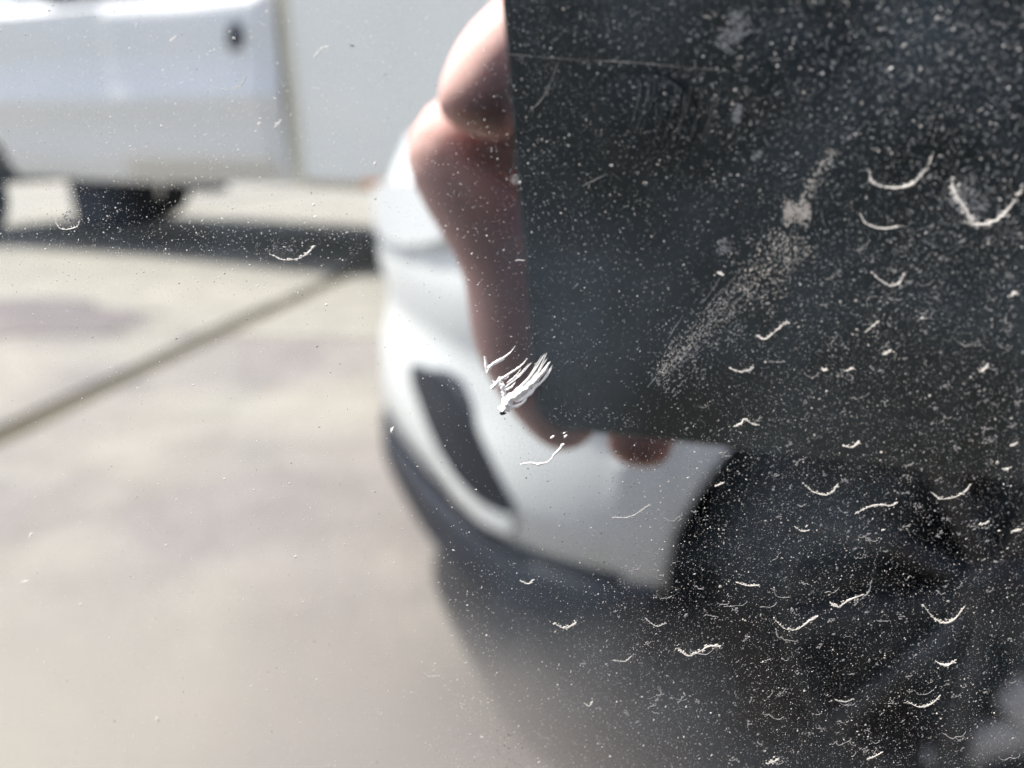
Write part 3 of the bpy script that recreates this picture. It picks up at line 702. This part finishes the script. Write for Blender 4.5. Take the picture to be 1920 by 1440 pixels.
right = hand(rwr, [((.185,-.012,.062), (.028,.017)), ((.168,-.012,.048), (.033,.016)), ((.150,-.012,.036), (.028,.014))], [
    [((.150,.004,.040), .010), ((.150,.022,.030), .009), ((.138,.031,.016), .008), ((.126,.030,.008), .007), ((.120,.0290,.006), .0045)],
    [((.165,-.020,.048), .013), ((.146,-.028,.034), .011), ((.135,-.020,.024), .0098), ((.122,-.008,.0205), .0085), ((.116,-.002,.0195), .0055)],
    [((.160,-.018,.045), .010), ((.158,-.030,.028), .009), ((.154,-.036,.012), .008), ((.148,-.034,.0), .007), ((.142,-.033,-.0035), .0045)],
    [((.168,-.026,.048), .010), ((.164,-.046,.034), .0085), ((.156,-.060,.020), .0075), ((.146,-.063,.010), .0065), ((.140,-.063,.008), .0045)],
    [((.176,-.032,.052), .009), ((.172,-.054,.040), .0078), ((.162,-.066,.028), .0068), ((.152,-.068,.018), .006), ((.146,-.067,.015), .004)]])
bo = join('body', [body]+left+right, M['skin'], pe)
# nails
nl = MB(); 
for p, d in (((-.0275,.0035,.0078), (-.0008,-.0045,-.002)), ((-.0045,-.0615,.0095), (0,-.004,-.001))):
    pass
# clothes: same graph, thicker, cut at neck, wrists and ankles
def cloth(name, ch, material, k=1.0): return join(name, [skin_mesh(ch)], material, pe)
ja = [([pel+Vector((0,0,.05))], [(.155,.135)], None), ([bel, che, (che+nck)/2+Vector((0,0,.02)), nck-Vector((0,0,.03))], [(.145,.125),(.16,.125),(.115,.09),.066], 0),
      ([lsh, (lsh+lel)/2, lel, lel.lerp(lwr, .4), lel.lerp(lwr, .82)], [.075,.064,.055,.050,.037], 2), ([rsh, (rsh+rel_)/2, rel_, rel_.lerp(rwr, .4), rel_.lerp(rwr, .82)], [.075,.064,.055,.050,.037], 2)]
cloth('jacket', ja, M['black_cloth'])
tr_ = [([pel, pel+Vector((0,.01,.07))], [(.135,.12),(.125,.11)], None), ([lhip, lhip.lerp(lkn, .5), lkn, lkn.lerp(lan, .35), lan+Vector((0,0,.03))], [.105,.098,.074,.070,.052], 0),
       ([rhip, rhip.lerp(rkn, .5), rkn, rkn.lerp(ran, .35), ran+Vector((0,0,.03))], [.105,.098,.074,.070,.052], 0)]
cloth('trousers', tr_, M['navy_cloth'])
for an_, to_ in ((lan, lto), (ran, rto)):
    d = (to_-an_); d.z = 0; d.normalize(); hl_ = an_-d*.05; hl_.z = .05
    sh = join('shoe', [skin_mesh([([hl_, an_+Vector((0,0,-.045)), (an_+to_)/2+Vector((0,0,-.02)), to_+Vector((0,0,.005)), to_+d*.06+Vector((0,0,-.002))], [(.038,.040),(.042,.042),(.045,.036),(.046,.032),(.036,.024)], None)])], M['shoe'], pe)
    sl_ = MB(); side = Vector((-d.y, d.x, 0)); o1 = [];
    for k in range(24):
        a = 2*pi*k/24; cpos = (hl_+to_+d*.06)/2; cpos.z = 0
        o1.append(cpos + d*cos(a)*.145 + side*sin(a)*(.046+.008*cos(a)))
    sl_.rings([[tuple(p+Vector((0,0,z_))) for p in o1] for z_ in (.002,.022)], cap=(True, True)); sl_.build('sole', M['sole'], sh)
# face and hair
fwd = (PH(.06,-.01,.01)-hd_).normalized(); sx = fwd.cross(Vector((0,0,1))).normalized(); up_ = sx.cross(fwd)
def blob(name, c, rx, ry, rz, mm, par=bo, n_=16):
    q = MB(); rs = []
    for i in range(1, 10):
        th_ = pi*i/10; rs.append([tuple(c + sx*rx*sin(th_)*cos(2*pi*k/n_) + fwd*ry*sin(th_)*sin(2*pi*k/n_) + up_*rz*cos(th_)) for k in range(n_)])
    q.rings(rs, cap=(True, True)); return q.build(name, mm, par)
fc = hd_ + fwd*.078
for s_ in (-1, 1):
    e_ = blob('eye', fc+sx*.031*s_+up_*.008-fwd*.006, .013, .010, .008, M['eye']); blob('iris', fc+sx*.031*s_+up_*.007+fwd*.0015, .0055, .004, .0055, M['iris'], e_)
    blob('ear', hd_+sx*.083*s_-fwd*.004, .010, .018, .030, M['skin'])
    blob('eyebrow', fc+sx*.031*s_+up_*.026-fwd*.001, .019, .005, .0035, M['hair'])
blob('nose', fc-up_*.012+fwd*.010, .013, .018, .024, M['skin']); blob('mouth', fc-up_*.044-fwd*.002, .024, .010, .007, M['lip'])
blob('hair', hd_-fwd*.022+up_*.034, .092, .100, .082, M['hair'], pe)
